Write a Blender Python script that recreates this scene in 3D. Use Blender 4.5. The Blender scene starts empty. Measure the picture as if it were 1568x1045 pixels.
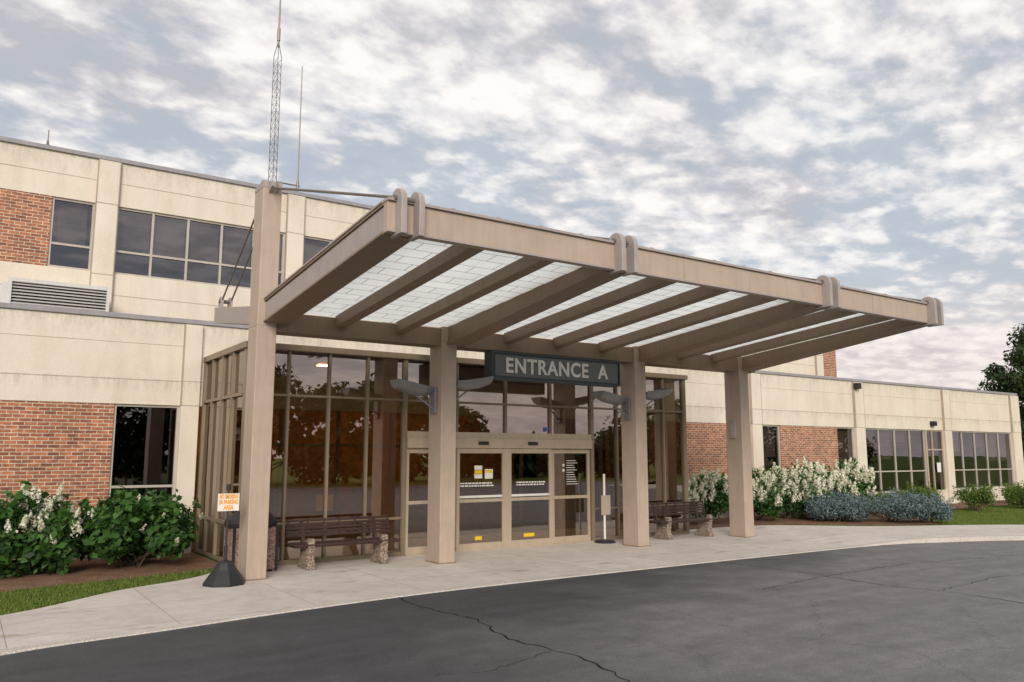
import bpy, math, random
import numpy as np
from mathutils import Vector, Matrix
random.seed(7); rng=np.random.default_rng(7)
scene=bpy.context.scene
COL=bpy.context.collection
scene.view_settings.view_transform='Standard'
try: scene.view_settings.look='None'
except Exception: pass
scene.view_settings.exposure=0

# ------------------------------------------------------------------ materials
def newmat(name):
    m=bpy.data.materials.new(name); m.use_nodes=True
    nt=m.node_tree; b=nt.nodes['Principled BSDF']
    return m,nt,b
def N(nt,t,**kw):
    n=nt.nodes.new(t)
    for k,v in kw.items(): setattr(n,k,v)
    return n
def L(nt,a,b): nt.links.new(a,b)
def ramp(nt,fac,stops):
    r=N(nt,'ShaderNodeValToRGB'); L(nt,fac,r.inputs[0])
    e=r.color_ramp.elements
    e[0].position=stops[0][0]; e[0].color=(*stops[0][1],1)
    e[1].position=stops[-1][0]; e[1].color=(*stops[-1][1],1)
    for p,c in stops[1:-1]:
        x=e.new(p); x.color=(*c,1)
    return r
def noise(nt,vec,scale,detail=4,rough=.55,dist=0):
    n=N(nt,'ShaderNodeTexNoise'); n.inputs['Scale'].default_value=scale
    n.inputs['Detail'].default_value=detail; n.inputs['Roughness'].default_value=rough
    n.inputs['Distortion'].default_value=dist
    if vec is not None: L(nt,vec,n.inputs['Vector'])
    return n
def mixc(nt,fac,a,b,mode='MIX'):
    m=N(nt,'ShaderNodeMix',data_type='RGBA',blend_type=mode)
    for sock,v in ((m.inputs[0],fac),(m.inputs[6],a),(m.inputs[7],b)):
        if hasattr(v,'links'): L(nt,v,sock)
        elif isinstance(v,(int,float)): sock.default_value=v
        else: sock.default_value=(*v,1)
    return m.outputs[2]
def math_(nt,op,a,b=None,c=None,clamp=False):
    m=N(nt,'ShaderNodeMath',operation=op); m.use_clamp=clamp
    for i,v in enumerate((a,b,c)):
        if v is None: continue
        if hasattr(v,'links'): L(nt,v,m.inputs[i])
        else: m.inputs[i].default_value=v
    return m.outputs[0]
def pos(nt,scale=None):
    g=N(nt,'ShaderNodeNewGeometry')
    if scale is None: return g.outputs['Position']
    mp=N(nt,'ShaderNodeMapping'); mp.inputs['Scale'].default_value=scale
    L(nt,g.outputs['Position'],mp.inputs['Vector']); return mp.outputs[0]
def bump(nt,b,h,strength=.3,dist=.01):
    bn=N(nt,'ShaderNodeBump'); bn.inputs['Strength'].default_value=strength; bn.inputs['Distance'].default_value=dist
    L(nt,h,bn.inputs['Height']); L(nt,bn.outputs[0],b.inputs['Normal'])
def paint(name,col,rough=.5,var=.12,scale=3.0,metal=0,spec=.4):
    m,nt,b=newmat(name)
    n=noise(nt,pos(nt),scale,4,.6)
    c0=tuple(x*(1-var) for x in col); c1=tuple(min(1,x*(1+var)) for x in col)
    r=ramp(nt,n.outputs['Fac'],[(.3,c0),(.7,c1)])
    s=noise(nt,pos(nt,(9,9,.7)),1.6,3,.7)
    r2=ramp(nt,s.outputs['Fac'],[(.35,(.86,.84,.82)),(.6,(1,1,1))])
    L(nt,mixc(nt,.6,r.outputs[0],r2.outputs[0],'MULTIPLY'),b.inputs['Base Color'])
    b.inputs['Roughness'].default_value=rough; b.inputs['Metallic'].default_value=metal
    b.inputs['Specular IOR Level'].default_value=spec
    return m
def brick_mat():
    m,nt,b=newmat('brick')
    g=N(nt,'ShaderNodeNewGeometry'); s=N(nt,'ShaderNodeSeparateXYZ'); L(nt,g.outputs['Position'],s.inputs[0])
    c=N(nt,'ShaderNodeCombineXYZ'); L(nt,math_(nt,'ADD',s.outputs[0],s.outputs[1]),c.inputs[0]); L(nt,s.outputs[2],c.inputs[1])
    br=N(nt,'ShaderNodeTexBrick'); L(nt,c.outputs[0],br.inputs['Vector'])
    br.inputs['Scale'].default_value=1; br.inputs['Brick Width'].default_value=.213; br.inputs['Row Height'].default_value=.0735
    br.inputs['Mortar Size'].default_value=.0078; br.inputs['Mortar Smooth'].default_value=.2; br.inputs['Bias'].default_value=0
    br.inputs['Color1'].default_value=(.48,.205,.105,1); br.inputs['Color2'].default_value=(.26,.105,.06,1); br.inputs['Mortar'].default_value=(.62,.56,.48,1)
    n=noise(nt,c.outputs[0],1.3,5,.6); r=ramp(nt,n.outputs['Fac'],[(.3,(.78,.76,.74)),(.7,(1.1,1.07,1.03))])
    mp=N(nt,'ShaderNodeMapping'); mp.inputs['Scale'].default_value=(4.7,13.6,1); L(nt,c.outputs[0],mp.inputs[0])
    n2=noise(nt,mp.outputs[0],1.0,2,.8); r2=ramp(nt,n2.outputs['Fac'],[(.32,(.62,.62,.64)),(.66,(1.25,1.2,1.15))])
    col=mixc(nt,1,mixc(nt,1,br.outputs['Color'],r.outputs[0],'MULTIPLY'),r2.outputs[0],'MULTIPLY')
    L(nt,col,b.inputs['Base Color']); b.inputs['Roughness'].default_value=.9
    bump(nt,b,math_(nt,'SUBTRACT',1,br.outputs['Fac']),.5,.008)
    return m
def precast_mat():
    m,nt,b=newmat('precast_concrete')
    n=noise(nt,pos(nt),.9,6,.6); r=ramp(nt,n.outputs['Fac'],[(.3,(.70,.63,.53)),(.7,(.77,.705,.605))])
    st=noise(nt,pos(nt,(2.2,2.2,.35)),1.2,6,.65); r2=ramp(nt,st.outputs['Fac'],[(.36,(.86,.845,.82)),(.55,(1,1,1))])
    f=noise(nt,pos(nt),45,4,.7); r3=ramp(nt,f.outputs['Fac'],[(.3,(.9,.9,.9)),(.7,(1.04,1.04,1.04))])
    g=N(nt,'ShaderNodeNewGeometry'); s=N(nt,'ShaderNodeSeparateXYZ'); L(nt,g.outputs['Position'],s.inputs[0])
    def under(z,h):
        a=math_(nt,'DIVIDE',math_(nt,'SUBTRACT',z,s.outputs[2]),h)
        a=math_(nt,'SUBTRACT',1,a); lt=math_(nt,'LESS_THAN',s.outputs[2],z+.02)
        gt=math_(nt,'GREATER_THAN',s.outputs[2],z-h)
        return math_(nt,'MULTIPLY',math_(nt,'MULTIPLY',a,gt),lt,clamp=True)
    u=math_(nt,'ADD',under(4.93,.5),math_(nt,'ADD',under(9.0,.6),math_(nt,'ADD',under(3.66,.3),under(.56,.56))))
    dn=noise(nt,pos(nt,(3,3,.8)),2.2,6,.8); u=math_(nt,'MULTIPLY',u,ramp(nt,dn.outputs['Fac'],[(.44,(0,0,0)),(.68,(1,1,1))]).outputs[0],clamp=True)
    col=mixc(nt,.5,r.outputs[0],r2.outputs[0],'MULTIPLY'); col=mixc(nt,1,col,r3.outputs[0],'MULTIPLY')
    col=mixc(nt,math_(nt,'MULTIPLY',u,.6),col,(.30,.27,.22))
    L(nt,col,b.inputs['Base Color']); b.inputs['Roughness'].default_value=.88; b.inputs['Specular IOR Level'].default_value=.2
    bump(nt,b,f.outputs['Fac'],.2,.005)
    return m
def glass_mat(name,tint,refl,fbase,col=(1,1,1)):
    m=bpy.data.materials.new(name); m.use_nodes=True; nt=m.node_tree; nt.nodes.clear()
    o=N(nt,'ShaderNodeOutputMaterial'); t=N(nt,'ShaderNodeBsdfTransparent'); t.inputs[0].default_value=(*tint,1)
    gl=N(nt,'ShaderNodeBsdfGlossy'); gl.inputs['Roughness'].default_value=.0; gl.inputs['Color'].default_value=(*col,1)
    n=noise(nt,pos(nt),.9,1,.4); bn=N(nt,'ShaderNodeBump'); bn.inputs['Strength'].default_value=.10; bn.inputs['Distance'].default_value=.02
    L(nt,n.outputs['Fac'],bn.inputs['Height']); L(nt,bn.outputs[0],gl.inputs['Normal'])
    fr=N(nt,'ShaderNodeFresnel'); fr.inputs['IOR'].default_value=1.5
    f=math_(nt,'MULTIPLY_ADD',fr.outputs[0],refl,fbase,clamp=True)
    mx=N(nt,'ShaderNodeMixShader'); L(nt,f,mx.inputs[0]); L(nt,t.outputs[0],mx.inputs[1]); L(nt,gl.outputs[0],mx.inputs[2]); L(nt,mx.outputs[0],o.inputs[0])
    return m
def emis(name,col,s):
    m=bpy.data.materials.new(name); m.use_nodes=True; nt=m.node_tree; nt.nodes.clear()
    o=N(nt,'ShaderNodeOutputMaterial'); e=N(nt,'ShaderNodeEmission'); e.inputs[0].default_value=(*col,1); e.inputs[1].default_value=s
    L(nt,e.outputs[0],o.inputs[0]); return m
def leaf_mat(name,dark,light,spec=.3,trans=.3):
    m,nt,b=newmat(name)
    g=N(nt,'ShaderNodeNewGeometry')
    n=noise(nt,g.outputs['Position'],2.6,2,.6)
    f=math_(nt,'ADD',math_(nt,'MULTIPLY',g.outputs['Random Per Island'],.55),math_(nt,'MULTIPLY',n.outputs['Fac'],.5))
    r=ramp(nt,f,[(.2,dark),(.85,light)])
    L(nt,r.outputs[0],b.inputs['Base Color']); b.inputs['Roughness'].default_value=.5; b.inputs['Specular IOR Level'].default_value=spec
    tr=N(nt,'ShaderNodeBsdfTranslucent'); L(nt,mixc(nt,1,r.outputs[0],(1.2,1.4,.6),'MULTIPLY'),tr.inputs[0])
    mx=N(nt,'ShaderNodeMixShader'); mx.inputs[0].default_value=trans
    o=nt.nodes['Material Output']; L(nt,b.outputs[0],mx.inputs[1]); L(nt,tr.outputs[0],mx.inputs[2]); L(nt,mx.outputs[0],o.inputs[0])
    return m

M={}
M['brick']=brick_mat(); M['precast']=precast_mat()
M['taupe']=paint('canopy_paint_taupe',(.45,.365,.295),.5,.06)
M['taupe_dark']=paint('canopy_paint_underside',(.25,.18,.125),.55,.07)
M['gray_metal']=paint('painted_steel_grey',(.38,.335,.32),.45,.07)
M['coping']=paint('metal_coping',(.31,.30,.32),.45,.1)
M['joint']=paint('sealant_joint',(.42,.36,.29),.9,.1)
M['frame']=paint('aluminium_frame_champagne',(.25,.20,.14),.4,.06,metal=.15)
M['frame_w']=paint('window_frame_light',(.48,.44,.39),.4,.06)
M['doorframe']=paint('door_frame_beige',(.46,.385,.29),.4,.05)
M['black']=paint('black_plastic',(.022,.022,.024),.5,.2)
M['steel']=paint('galvanised_steel',(.26,.26,.265),.4,.1,metal=.3)
M['rod']=paint('tie_rod_steel',(.20,.175,.155),.45,.1,metal=.4)
M['sign']=paint('sign_face_slate',(.125,.142,.145),.45,.05)
M['sign_edge']=paint('sign_edge_slate',(.06,.075,.085),.5,.05)
M['letters']=paint('sign_letters',(.70,.69,.66),.5,.03)
M['white']=paint('white_sign',(.80,.79,.74),.5,.04)
M['orange']=paint('orange_print',(.85,.36,.01),.5,.03)
M['yellow']=paint('yellow_sticker',(.80,.55,.03),.5,.03)
M['blue']=paint('blue_sticker',(.03,.12,.45),.5,.03)
M['wood']=paint('bench_slat_brown',(.050,.028,.022),.5,.2)
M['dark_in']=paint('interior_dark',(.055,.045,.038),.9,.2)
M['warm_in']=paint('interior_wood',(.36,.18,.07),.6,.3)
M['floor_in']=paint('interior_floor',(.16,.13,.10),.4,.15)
M['blind']=paint('window_blind',(.42,.36,.30),.8,.08)
M['roof']=paint('roof_membrane',(.25,.24,.23),.9,.15)
M['louver']=paint('louver_white',(.62,.61,.60),.5,.05)
M['bark']=paint('bark',(.09,.065,.045),.9,.3,8)
M['glass_v']=glass_mat('glass_bronze',(.50,.44,.35),.9,.25,(1.0,.92,.86))
M['glass_s']=glass_mat('glass_bronze_side',(.30,.26,.21),.35,.03,(1.0,.92,.85))
M['glass_w']=glass_mat('glass_window',(.42,.40,.40),.9,.11,(.95,.93,1.0))
M['lamp']=emis('ceiling_lamp',(1,.60,.28),30)
M['leaf_h']=leaf_mat('hydrangea_leaf',(.014,.045,.010),(.085,.20,.045))
M['leaf_y']=leaf_mat('shrub_leaf',(.04,.08,.015),(.18,.25,.05))
M['leaf_j']=leaf_mat('juniper_needles',(.05,.085,.085),(.22,.29,.31),.2,.1)
M['leaf_t']=leaf_mat('tree_leaf',(.012,.025,.008),(.06,.095,.027))
M['petal']=leaf_mat('white_petals',(.55,.54,.42),(.90,.87,.80),.2,.15)
M['grassblade']=leaf_mat('grass_blades',(.06,.10,.015),(.22,.27,.06))

def aggregate(name,a,b_,c):
    m,nt,b=newmat(name)
    v=N(nt,'ShaderNodeTexVoronoi'); v.inputs['Scale'].default_value=55; L(nt,pos(nt),v.inputs['Vector'])
    h=N(nt,'ShaderNodeSeparateColor'); L(nt,v.outputs['Color'],h.inputs[0])
    r=ramp(nt,h.outputs[0],[(0,a),(.5,b_),(1,c)])
    L(nt,r.outputs[0],b.inputs['Base Color']); b.inputs['Roughness'].default_value=.85
    bump(nt,b,v.outputs['Distance'],.6,.01); return m
M['agg']=aggregate('exposed_aggregate',(.10,.06,.045),(.23,.175,.14),(.45,.39,.33))
M['agg_bin']=aggregate('exposed_aggregate_bin',(.13,.06,.04),(.26,.15,.11),(.42,.33,.27))
def asphalt():
    m,nt,b=newmat('asphalt')
    P=pos(nt)
    s=N(nt,'ShaderNodeSeparateXYZ'); L(nt,P,s.inputs[0])
    big=noise(nt,P,.35,5,.6,.4)
    edge=math_(nt,'MULTIPLY',math_(nt,'SUBTRACT',-4.2,s.outputs[1]),.35)
    f=math_(nt,'ADD',math_(nt,'MULTIPLY',math_(nt,'SUBTRACT',s.outputs[0],1.5),.10),math_(nt,'ADD',edge,math_(nt,'MULTIPLY',math_(nt,'SUBTRACT',big.outputs['Fac'],.55),2.4)),clamp=True)
    f=math_(nt,'MULTIPLY',f,math_(nt,'MULTIPLY',math_(nt,'SUBTRACT',s.outputs[0],-1.0),.25,clamp=True),clamp=True)
    base=mixc(nt,f,(.048,.049,.056),(.150,.143,.145))
    med=noise(nt,P,2.2,7,.75); r=ramp(nt,med.outputs['Fac'],[(.3,(.76,.76,.76)),(.7,(1.26,1.26,1.24))])
    stk=noise(nt,pos(nt,(.35,2.2,1)),1.1,4,.6); rs=ramp(nt,stk.outputs['Fac'],[(.35,(.86,.86,.87)),(.65,(1.12,1.12,1.11))])
    fine=noise(nt,P,120,2,.8); r2=ramp(nt,fine.outputs['Fac'],[(.3,(.45,.45,.45)),(.7,(1.65,1.65,1.65))])
    grit=noise(nt,P,38,3,.8); r4=ramp(nt,grit.outputs['Fac'],[(.3,(.80,.80,.80)),(.7,(1.2,1.2,1.2))])
    c=mixc(nt,1,base,r.outputs[0],'MULTIPLY'); c=mixc(nt,1,c,rs.outputs[0],'MULTIPLY'); c=mixc(nt,.85,c,r2.outputs[0],'MULTIPLY'); c=mixc(nt,1,c,r4.outputs[0],'MULTIPLY')
    # fine crazing of the older surface
    wv=N(nt,'ShaderNodeVectorMath',operation='MULTIPLY_ADD'); L(nt,med.outputs['Color'],wv.inputs[0]); wv.inputs[1].default_value=(.7,.7,0); L(nt,P,wv.inputs[2])
    vo=N(nt,'ShaderNodeTexVoronoi',feature='DISTANCE_TO_EDGE',voronoi_dimensions='2D'); vo.inputs['Scale'].default_value=.42; L(nt,wv.outputs[0],vo.inputs['Vector'])
    cr=math_(nt,'LESS_THAN',vo.outputs['Distance'],.0035)
    c=mixc(nt,math_(nt,'MULTIPLY',cr,math_(nt,'MULTIPLY',f,.6)),c,(.03,.03,.032))
    L(nt,c,b.inputs['Base Color']); b.inputs['Roughness'].default_value=.68; b.inputs['Specular IOR Level'].default_value=.45
    bump(nt,b,fine.outputs['Fac'],.35,.006); return m
M['asphalt']=asphalt()
def walk():
    m,nt,b=newmat('sidewalk_concrete'); P=pos(nt)
    n=noise(nt,P,.8,6,.65); r=ramp(nt,n.outputs['Fac'],[(.3,(.56,.505,.46)),(.7,(.67,.62,.575))])
    n2=noise(nt,P,3.5,6,.7); r2=ramp(nt,n2.outputs['Fac'],[(.3,(.78,.77,.76)),(.55,(1,1,1))])
    n3=noise(nt,P,90,2,.7); r3=ramp(nt,n3.outputs['Fac'],[(.3,(.85,.85,.85)),(.7,(1.08,1.08,1.08))])
    br=N(nt,'ShaderNodeTexBrick'); br.offset=0; L(nt,P,br.inputs['Vector'])
    br.inputs['Scale'].default_value=1; br.inputs['Brick Width'].default_value=1.83; br.inputs['Row Height'].default_value=1.52
    br.inputs['Mortar Size'].default_value=.007; br.inputs['Mortar Smooth'].default_value=.1
    br.inputs['Color1'].default_value=(1,1,1,1); br.inputs['Color2'].default_value=(.92,.91,.90,1); br.inputs['Mortar'].default_value=(.56,.52,.49,1)
    d=noise(nt,pos(nt,(1.2,2.6,1)),.75,4,.6); rd=ramp(nt,d.outputs['Fac'],[(.62,(1,1,1)),(.69,(.74,.67,.60))])
    c=mixc(nt,.8,r.outputs[0],r2.outputs[0],'MULTIPLY'); c=mixc(nt,1,c,r3.outputs[0],'MULTIPLY'); c=mixc(nt,1,c,br.outputs['Color'],'MULTIPLY'); c=mixc(nt,1,c,rd.outputs[0],'MULTIPLY')
    L(nt,c,b.inputs['Base Color']); b.inputs['Roughness'].default_value=.88
    bump(nt,b,n3.outputs['Fac'],.2,.004); return m
M['walk']=walk()
def simple_ground(name,c0,c1,scale,fscale,rough=.95,bs=.5):
    m,nt,b=newmat(name); P=pos(nt)
    n=noise(nt,P,scale,6,.65); r=ramp(nt,n.outputs['Fac'],[(.3,c0),(.7,c1)])
    n2=noise(nt,P,fscale,3,.7); r2=ramp(nt,n2.outputs['Fac'],[(.3,(.5,.5,.5)),(.7,(1.4,1.4,1.4))])
    L(nt,mixc(nt,1,r.outputs[0],r2.outputs[0],'MULTIPLY'),b.inputs['Base Color']); b.inputs['Roughness'].default_value=rough
    b.inputs['Specular IOR Level'].default_value=.1
    bump(nt,b,n2.outputs['Fac'],bs,.02); return m
M['ground']=simple_ground('grass_ground',(.09,.13,.025),(.15,.19,.045),.5,25)
M['mulch']=simple_ground('mulch',(.16,.095,.06),(.28,.17,.115),3,38,bs=.9)
M['crack']=simple_ground('tar_crack',(.018,.018,.02),(.03,.03,.032),5,40)
def panel_mat():
    m=bpy.data.materials.new('translucent_panel'); m.use_nodes=True; nt=m.node_tree; nt.nodes.clear()
    o=N(nt,'ShaderNodeOutputMaterial')
    br=N(nt,'ShaderNodeTexBrick'); br.offset=.5; br.offset_frequency=2
    mp=N(nt,'ShaderNodeMapping'); mp.inputs['Location'].default_value=(.05,.1,0)
    L(nt,pos(nt),mp.inputs[0]); L(nt,mp.outputs[0],br.inputs['Vector'])
    br.inputs['Scale'].default_value=1; br.inputs['Brick Width'].default_value=.61; br.inputs['Row Height'].default_value=.305
    br.inputs['Mortar Size'].default_value=.010; br.inputs['Mortar Smooth'].default_value=.3
    br.inputs['Color1'].default_value=(.92,.93,.90,1); br.inputs['Color2'].default_value=(.85,.87,.85,1); br.inputs['Mortar'].default_value=(.38,.38,.36,1)
    n=noise(nt,pos(nt),1.2,4,.6); r=ramp(nt,n.outputs['Fac'],[(.3,(.88,.88,.87)),(.7,(1,1,1))])
    c=mixc(nt,1,br.outputs['Color'],r.outputs[0],'MULTIPLY')
    t=N(nt,'ShaderNodeBsdfTranslucent'); d=N(nt,'ShaderNodeBsdfDiffuse'); L(nt,c,t.inputs[0]); L(nt,c,d.inputs[0])
    mx=N(nt,'ShaderNodeMixShader'); mx.inputs[0].default_value=.2; L(nt,t.outputs[0],mx.inputs[1]); L(nt,d.outputs[0],mx.inputs[2]); L(nt,mx.outputs[0],o.inputs[0])
    return m
M['panel']=panel_mat()

# ------------------------------------------------------------------ geometry helpers
def empty(name,loc=(0,0,0)):
    e=bpy.data.objects.new(name,None); e.empty_display_size=.3; COL.objects.link(e); return e
def mesh(name,vs,fs,mat,parent=None,smooth=False,bevel=0):
    me=bpy.data.meshes.new(name); me.from_pydata([tuple(v) for v in vs],[],[tuple(f) for f in fs]); me.update()
    ob=bpy.data.objects.new(name,me); COL.objects.link(ob)
    if mat: me.materials.append(M[mat] if isinstance(mat,str) else mat)
    if parent: ob.parent=parent
    if smooth:
        for p in me.polygons: p.use_smooth=True
    if bevel:
        b=ob.modifiers.new('b','BEVEL'); b.width=bevel; b.segments=2; b.limit_method='ANGLE'
    return ob
BF=[(0,3,2,1),(4,5,6,7),(0,1,5,4),(1,2,6,5),(2,3,7,6),(3,0,4,7)]
def bv(x0,x1,y0,y1,z0,z1):
    return [(x0,y0,z0),(x1,y0,z0),(x1,y1,z0),(x0,y1,z0),(x0,y0,z1),(x1,y0,z1),(x1,y1,z1),(x0,y1,z1)]
def boxes(name,lst,mat,parent=None,bevel=0):
    vs=[];fs=[]
    for b in lst:
        o=len(vs); vs+=bv(*b); fs+=[tuple(i+o for i in f) for f in BF]
    return mesh(name,vs,fs,mat,parent,bevel=bevel)
def prism_x(name,profs,mat,parent=None,bevel=0):
    vs=[];fs=[]
    for yz,x0,x1 in profs:
        n=len(yz);o=len(vs)
        vs+=[(x0,y,z) for y,z in yz]+[(x1,y,z) for y,z in yz]
        fs.append(tuple(o+i for i in range(n))); fs.append(tuple(o+n+i for i in reversed(range(n))))
        for i in range(n):
            j=(i+1)%n; fs.append((o+i,o+n+i,o+n+j,o+j))
    ob=mesh(name,vs,fs,mat,parent,bevel=bevel)
    import bmesh
    bm=bmesh.new(); bm.from_mesh(ob.data); bmesh.ops.recalc_face_normals(bm,faces=bm.faces); bm.to_mesh(ob.data); bm.free()
    return ob
def tube(name,segs,r,mat,parent=None,n=8):
    vs=[];fs=[]
    for s in segs:
        p0=Vector(s[0]);p1=Vector(s[1]); r0=s[2] if len(s)>2 else r; r1=s[3] if len(s)>3 else r0
        d=(p1-p0).normalized(); a=Vector((0,0,1)) if abs(d.z)<.9 else Vector((1,0,0))
        u=d.cross(a).normalized(); w=d.cross(u)
        o=len(vs)
        for p,rr in ((p0,r0),(p1,r1)):
            for i in range(n):
                t=2*math.pi*i/n; vs.append(p+(u*math.cos(t)+w*math.sin(t))*rr)
        for i in range(n):
            j=(i+1)%n; fs.append((o+i,o+j,o+n+j,o+n+i))
        fs.append(tuple(o+i for i in reversed(range(n)))); fs.append(tuple(o+n+i for i in range(n)))
    return mesh(name,vs,fs,mat,parent,smooth=False)
def revolve(name,prof,c,mat,parent=None,n=28):
    vs=[];fs=[]
    for r,z in prof:
        for i in range(n):
            t=2*math.pi*i/n; vs.append((c[0]+r*math.cos(t),c[1]+r*math.sin(t),c[2]+z))
    for k in range(len(prof)-1):
        for i in range(n):
            j=(i+1)%n; fs.append((k*n+i,k*n+j,(k+1)*n+j,(k+1)*n+i))
    fs.append(tuple((len(prof)-1)*n+i for i in range(n)))
    return mesh(name,vs,fs,mat,parent,smooth=False)

# ------------------------------------------------------------------ camera
cam=bpy.data.cameras.new('camera'); cam.lens=28.26; cam.sensor_width=36; cam.clip_end=3000; cam.clip_start=.05
co=bpy.data.objects.new('camera',cam); COL.objects.link(co)
co.location=(-4.253,-14.05,2.07); co.rotation_euler=(math.radians(98.077),0,math.radians(-34.287))
scene.camera=co

# ------------------------------------------------------------------ world
SE=math.radians(24); sd=Vector((-.50,-.86,0)).normalized()
w=bpy.data.worlds.new('World'); scene.world=w; w.use_nodes=True; nt=w.node_tree
bg=nt.nodes['Background']; bg.inputs[1].default_value=.1
sky=N(nt,'ShaderNodeTexSky',sky_type='NISHITA'); sky.sun_disc=False; sky.sun_elevation=SE; sky.sun_rotation=math.atan2(sd.x,sd.y)
tc=N(nt,'ShaderNodeTexCoord'); s=N(nt,'ShaderNodeSeparateXYZ'); L(nt,tc.outputs['Generated'],s.inputs[0])
zz=math_(nt,'ADD',math_(nt,'MAXIMUM',s.outputs[2],0),.17)
cx=N(nt,'ShaderNodeCombineXYZ'); L(nt,math_(nt,'DIVIDE',s.outputs[0],zz),cx.inputs[0]); L(nt,math_(nt,'DIVIDE',s.outputs[1],zz),cx.inputs[1])
mp=N(nt,'ShaderNodeMapping'); mp.inputs['Rotation'].default_value=(0,0,math.radians(-35)); mp.inputs['Scale'].default_value=(1,1.25,1); mp.inputs['Location'].default_value=(3.1,1.7,0)
L(nt,cx.outputs[0],mp.inputs[0]); V=mp.outputs[0]
big=noise(nt,V,.8,3,.5,.4)
wob=noise(nt,V,6,3,.6,0)
va=N(nt,'ShaderNodeVectorMath',operation='MULTIPLY_ADD'); L(nt,wob.outputs['Color'],va.inputs[0]); va.inputs[1].default_value=(.28,.28,0); L(nt,V,va.inputs[2])
v=N(nt,'ShaderNodeTexVoronoi',feature='SMOOTH_F1',voronoi_dimensions='2D'); v.inputs['Scale'].default_value=7.2; v.inputs['Smoothness'].default_value=.8
L(nt,va.outputs[0],v.inputs['Vector']); cA=v.outputs['Distance']
small=noise(nt,V,14,5,.62,0)
f=math_(nt,'ADD',math_(nt,'MULTIPLY',big.outputs['Fac'],.62),math_(nt,'ADD',math_(nt,'MULTIPLY',math_(nt,'SUBTRACT',1,cA),.26),math_(nt,'MULTIPLY',small.outputs['Fac'],.26)))
mask=ramp(nt,f,[(.49,(.15,.15,.15)),(.58,(.72,.72,.72)),(.68,(1,1,1))])
thick=noise(nt,V,2.0,6,.62,.3)
shf=math_(nt,'ADD',thick.outputs['Fac'],math_(nt,'ADD',math_(nt,'MULTIPLY',math_(nt,'SUBTRACT',small.outputs['Fac'],.5),.45),math_(nt,'MULTIPLY',math_(nt,'SUBTRACT',.36,cA),.35)))
cc=ramp(nt,shf,[(.30,(.54,.53,.565)),(.42,(.72,.695,.715)),(.52,(.90,.865,.855)),(.63,(1.0,.97,.945))])
blue=mixc(nt,.80,sky.outputs[0],(5.3,5.85,6.5))
c10=N(nt,'ShaderNodeVectorMath',operation='SCALE'); L(nt,cc.outputs[0],c10.inputs[0]); c10.inputs['Scale'].default_value=10
skyc=mixc(nt,mask.outputs[0],blue,c10.outputs[0])
hz=ramp(nt,s.outputs[2],[(0,(1,1,1)),(.07,(.65,.65,.65)),(.22,(0,0,0))])
skyc=mixc(nt,math_(nt,'MULTIPLY',hz.outputs[0],.75),skyc,(8.9,7.2,6.6))
L(nt,skyc,bg.inputs[0])
sl=bpy.data.lights.new('sun','SUN'); sl.energy=2.8; sl.angle=math.radians(26); sl.color=(1,.91,.80)
so=bpy.data.objects.new('sun',sl); COL.objects.link(so); so.location=(-10,-20,20)
sv=Vector((sd.x*math.cos(SE),sd.y*math.cos(SE),math.sin(SE))); so.rotation_euler=(-sv).to_track_quat('-Z','Y').to_euler()

# ------------------------------------------------------------------ ground
mesh('ground',[(-900,-900,0),(1100,-900,0),(1100,1100,0),(-900,1100,0)],[(0,1,2,3)],'ground')
outer=[(-14,-11.5),(-8,-6.6),(-5.5,-4.7),(-3.72,-3.72),(-2.07,-3.42),(-.06,-3.08),(2.42,-2.85),(6.4,-2.83),(10,-2.87),(13.64,-3.0),(15.6,-3.55),(17.6,-4.4),(21,-6.6),(26,-11),(31,-18),(33,-26)]
inner=[(-15.5,-9.5),(-9.3,-4.9),(-6.3,-3.1),(-3.64,-1.46),(-2.07,-.1),(-.47,.95),(1.5,4.3),(6.4,4.3),(10,4.3),(12.6,1.9),(14.9,1.1),(17.2,-.8),(21.07,-2.89),(27,-7.5),(33,-16),(36,-26)]
def dens(a,k=8):
    out=[]
    P=[Vector((*p,0)) for p in a]
    for i in range(len(P)-1):
        p0=P[max(i-1,0)];p1=P[i];p2=P[i+1];p3=P[min(i+2,len(P)-1)]
        for j in range(k):
            t=j/k
            out.append(.5*((2*p1)+(p2-p0)*t+(2*p0-5*p1+4*p2-p3)*t*t+(3*p1-p0-3*p2+p3)*t**3))
    out.append(P[-1]); return out
def lin(a,k=8):
    out=[];P=[Vector((*p,0)) for p in a]
    for i in range(len(P)-1):
        for j in range(k): out.append(P[i].lerp(P[i+1],j/k))
    out.append(P[-1]); return out
O=dens(outer); I=lin(inner)
for i in list(range(0,5*8))+list(range(10*8,len(O))): I[i]=dens(inner)[i]
def hz_(x):
    def ss(t): t=max(0,min(1,t)); return t*t*(3-2*t)
    return .012+.09*max(ss((-3.0-x)/3.0), ss((x-12.5)/3.0))
vs=[];fs=[];n=len(O)
for o_,i_ in zip(O,I):
    vs.append((o_.x,o_.y,hz_(o_.x))); vs.append((i_.x,i_.y,max(.012,hz_(o_.x))))
for i in range(n-1): fs.append((2*i,2*i+2,2*i+3,2*i+1))
mesh('sidewalk',vs,fs,'walk')
vs=[];fs=[]
for k in range(n):
    d=(O[min(k+1,n-1)]-O[max(k-1,0)]).normalized(); nn=Vector((d.y,-d.x,0)); h=hz_(O[k].x)+.006
    a=O[k]+nn*.09; b=O[k]-nn*.07
    vs+=[(a.x+nn.x*.02,a.y+nn.y*.02,0),(a.x,a.y,h),(b.x,b.y,h),(b.x,b.y,0)]
for k in range(n-1):
    for j in range(3): fs.append((4*k+j,4*k+j+1,4*k+4+j+1,4*k+4+j))
M['kerb']=simple_ground('kerb_concrete',(.50,.45,.40),(.62,.57,.52),2,60,bs=.2)
mesh('kerb',vs,fs,'kerb')
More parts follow.
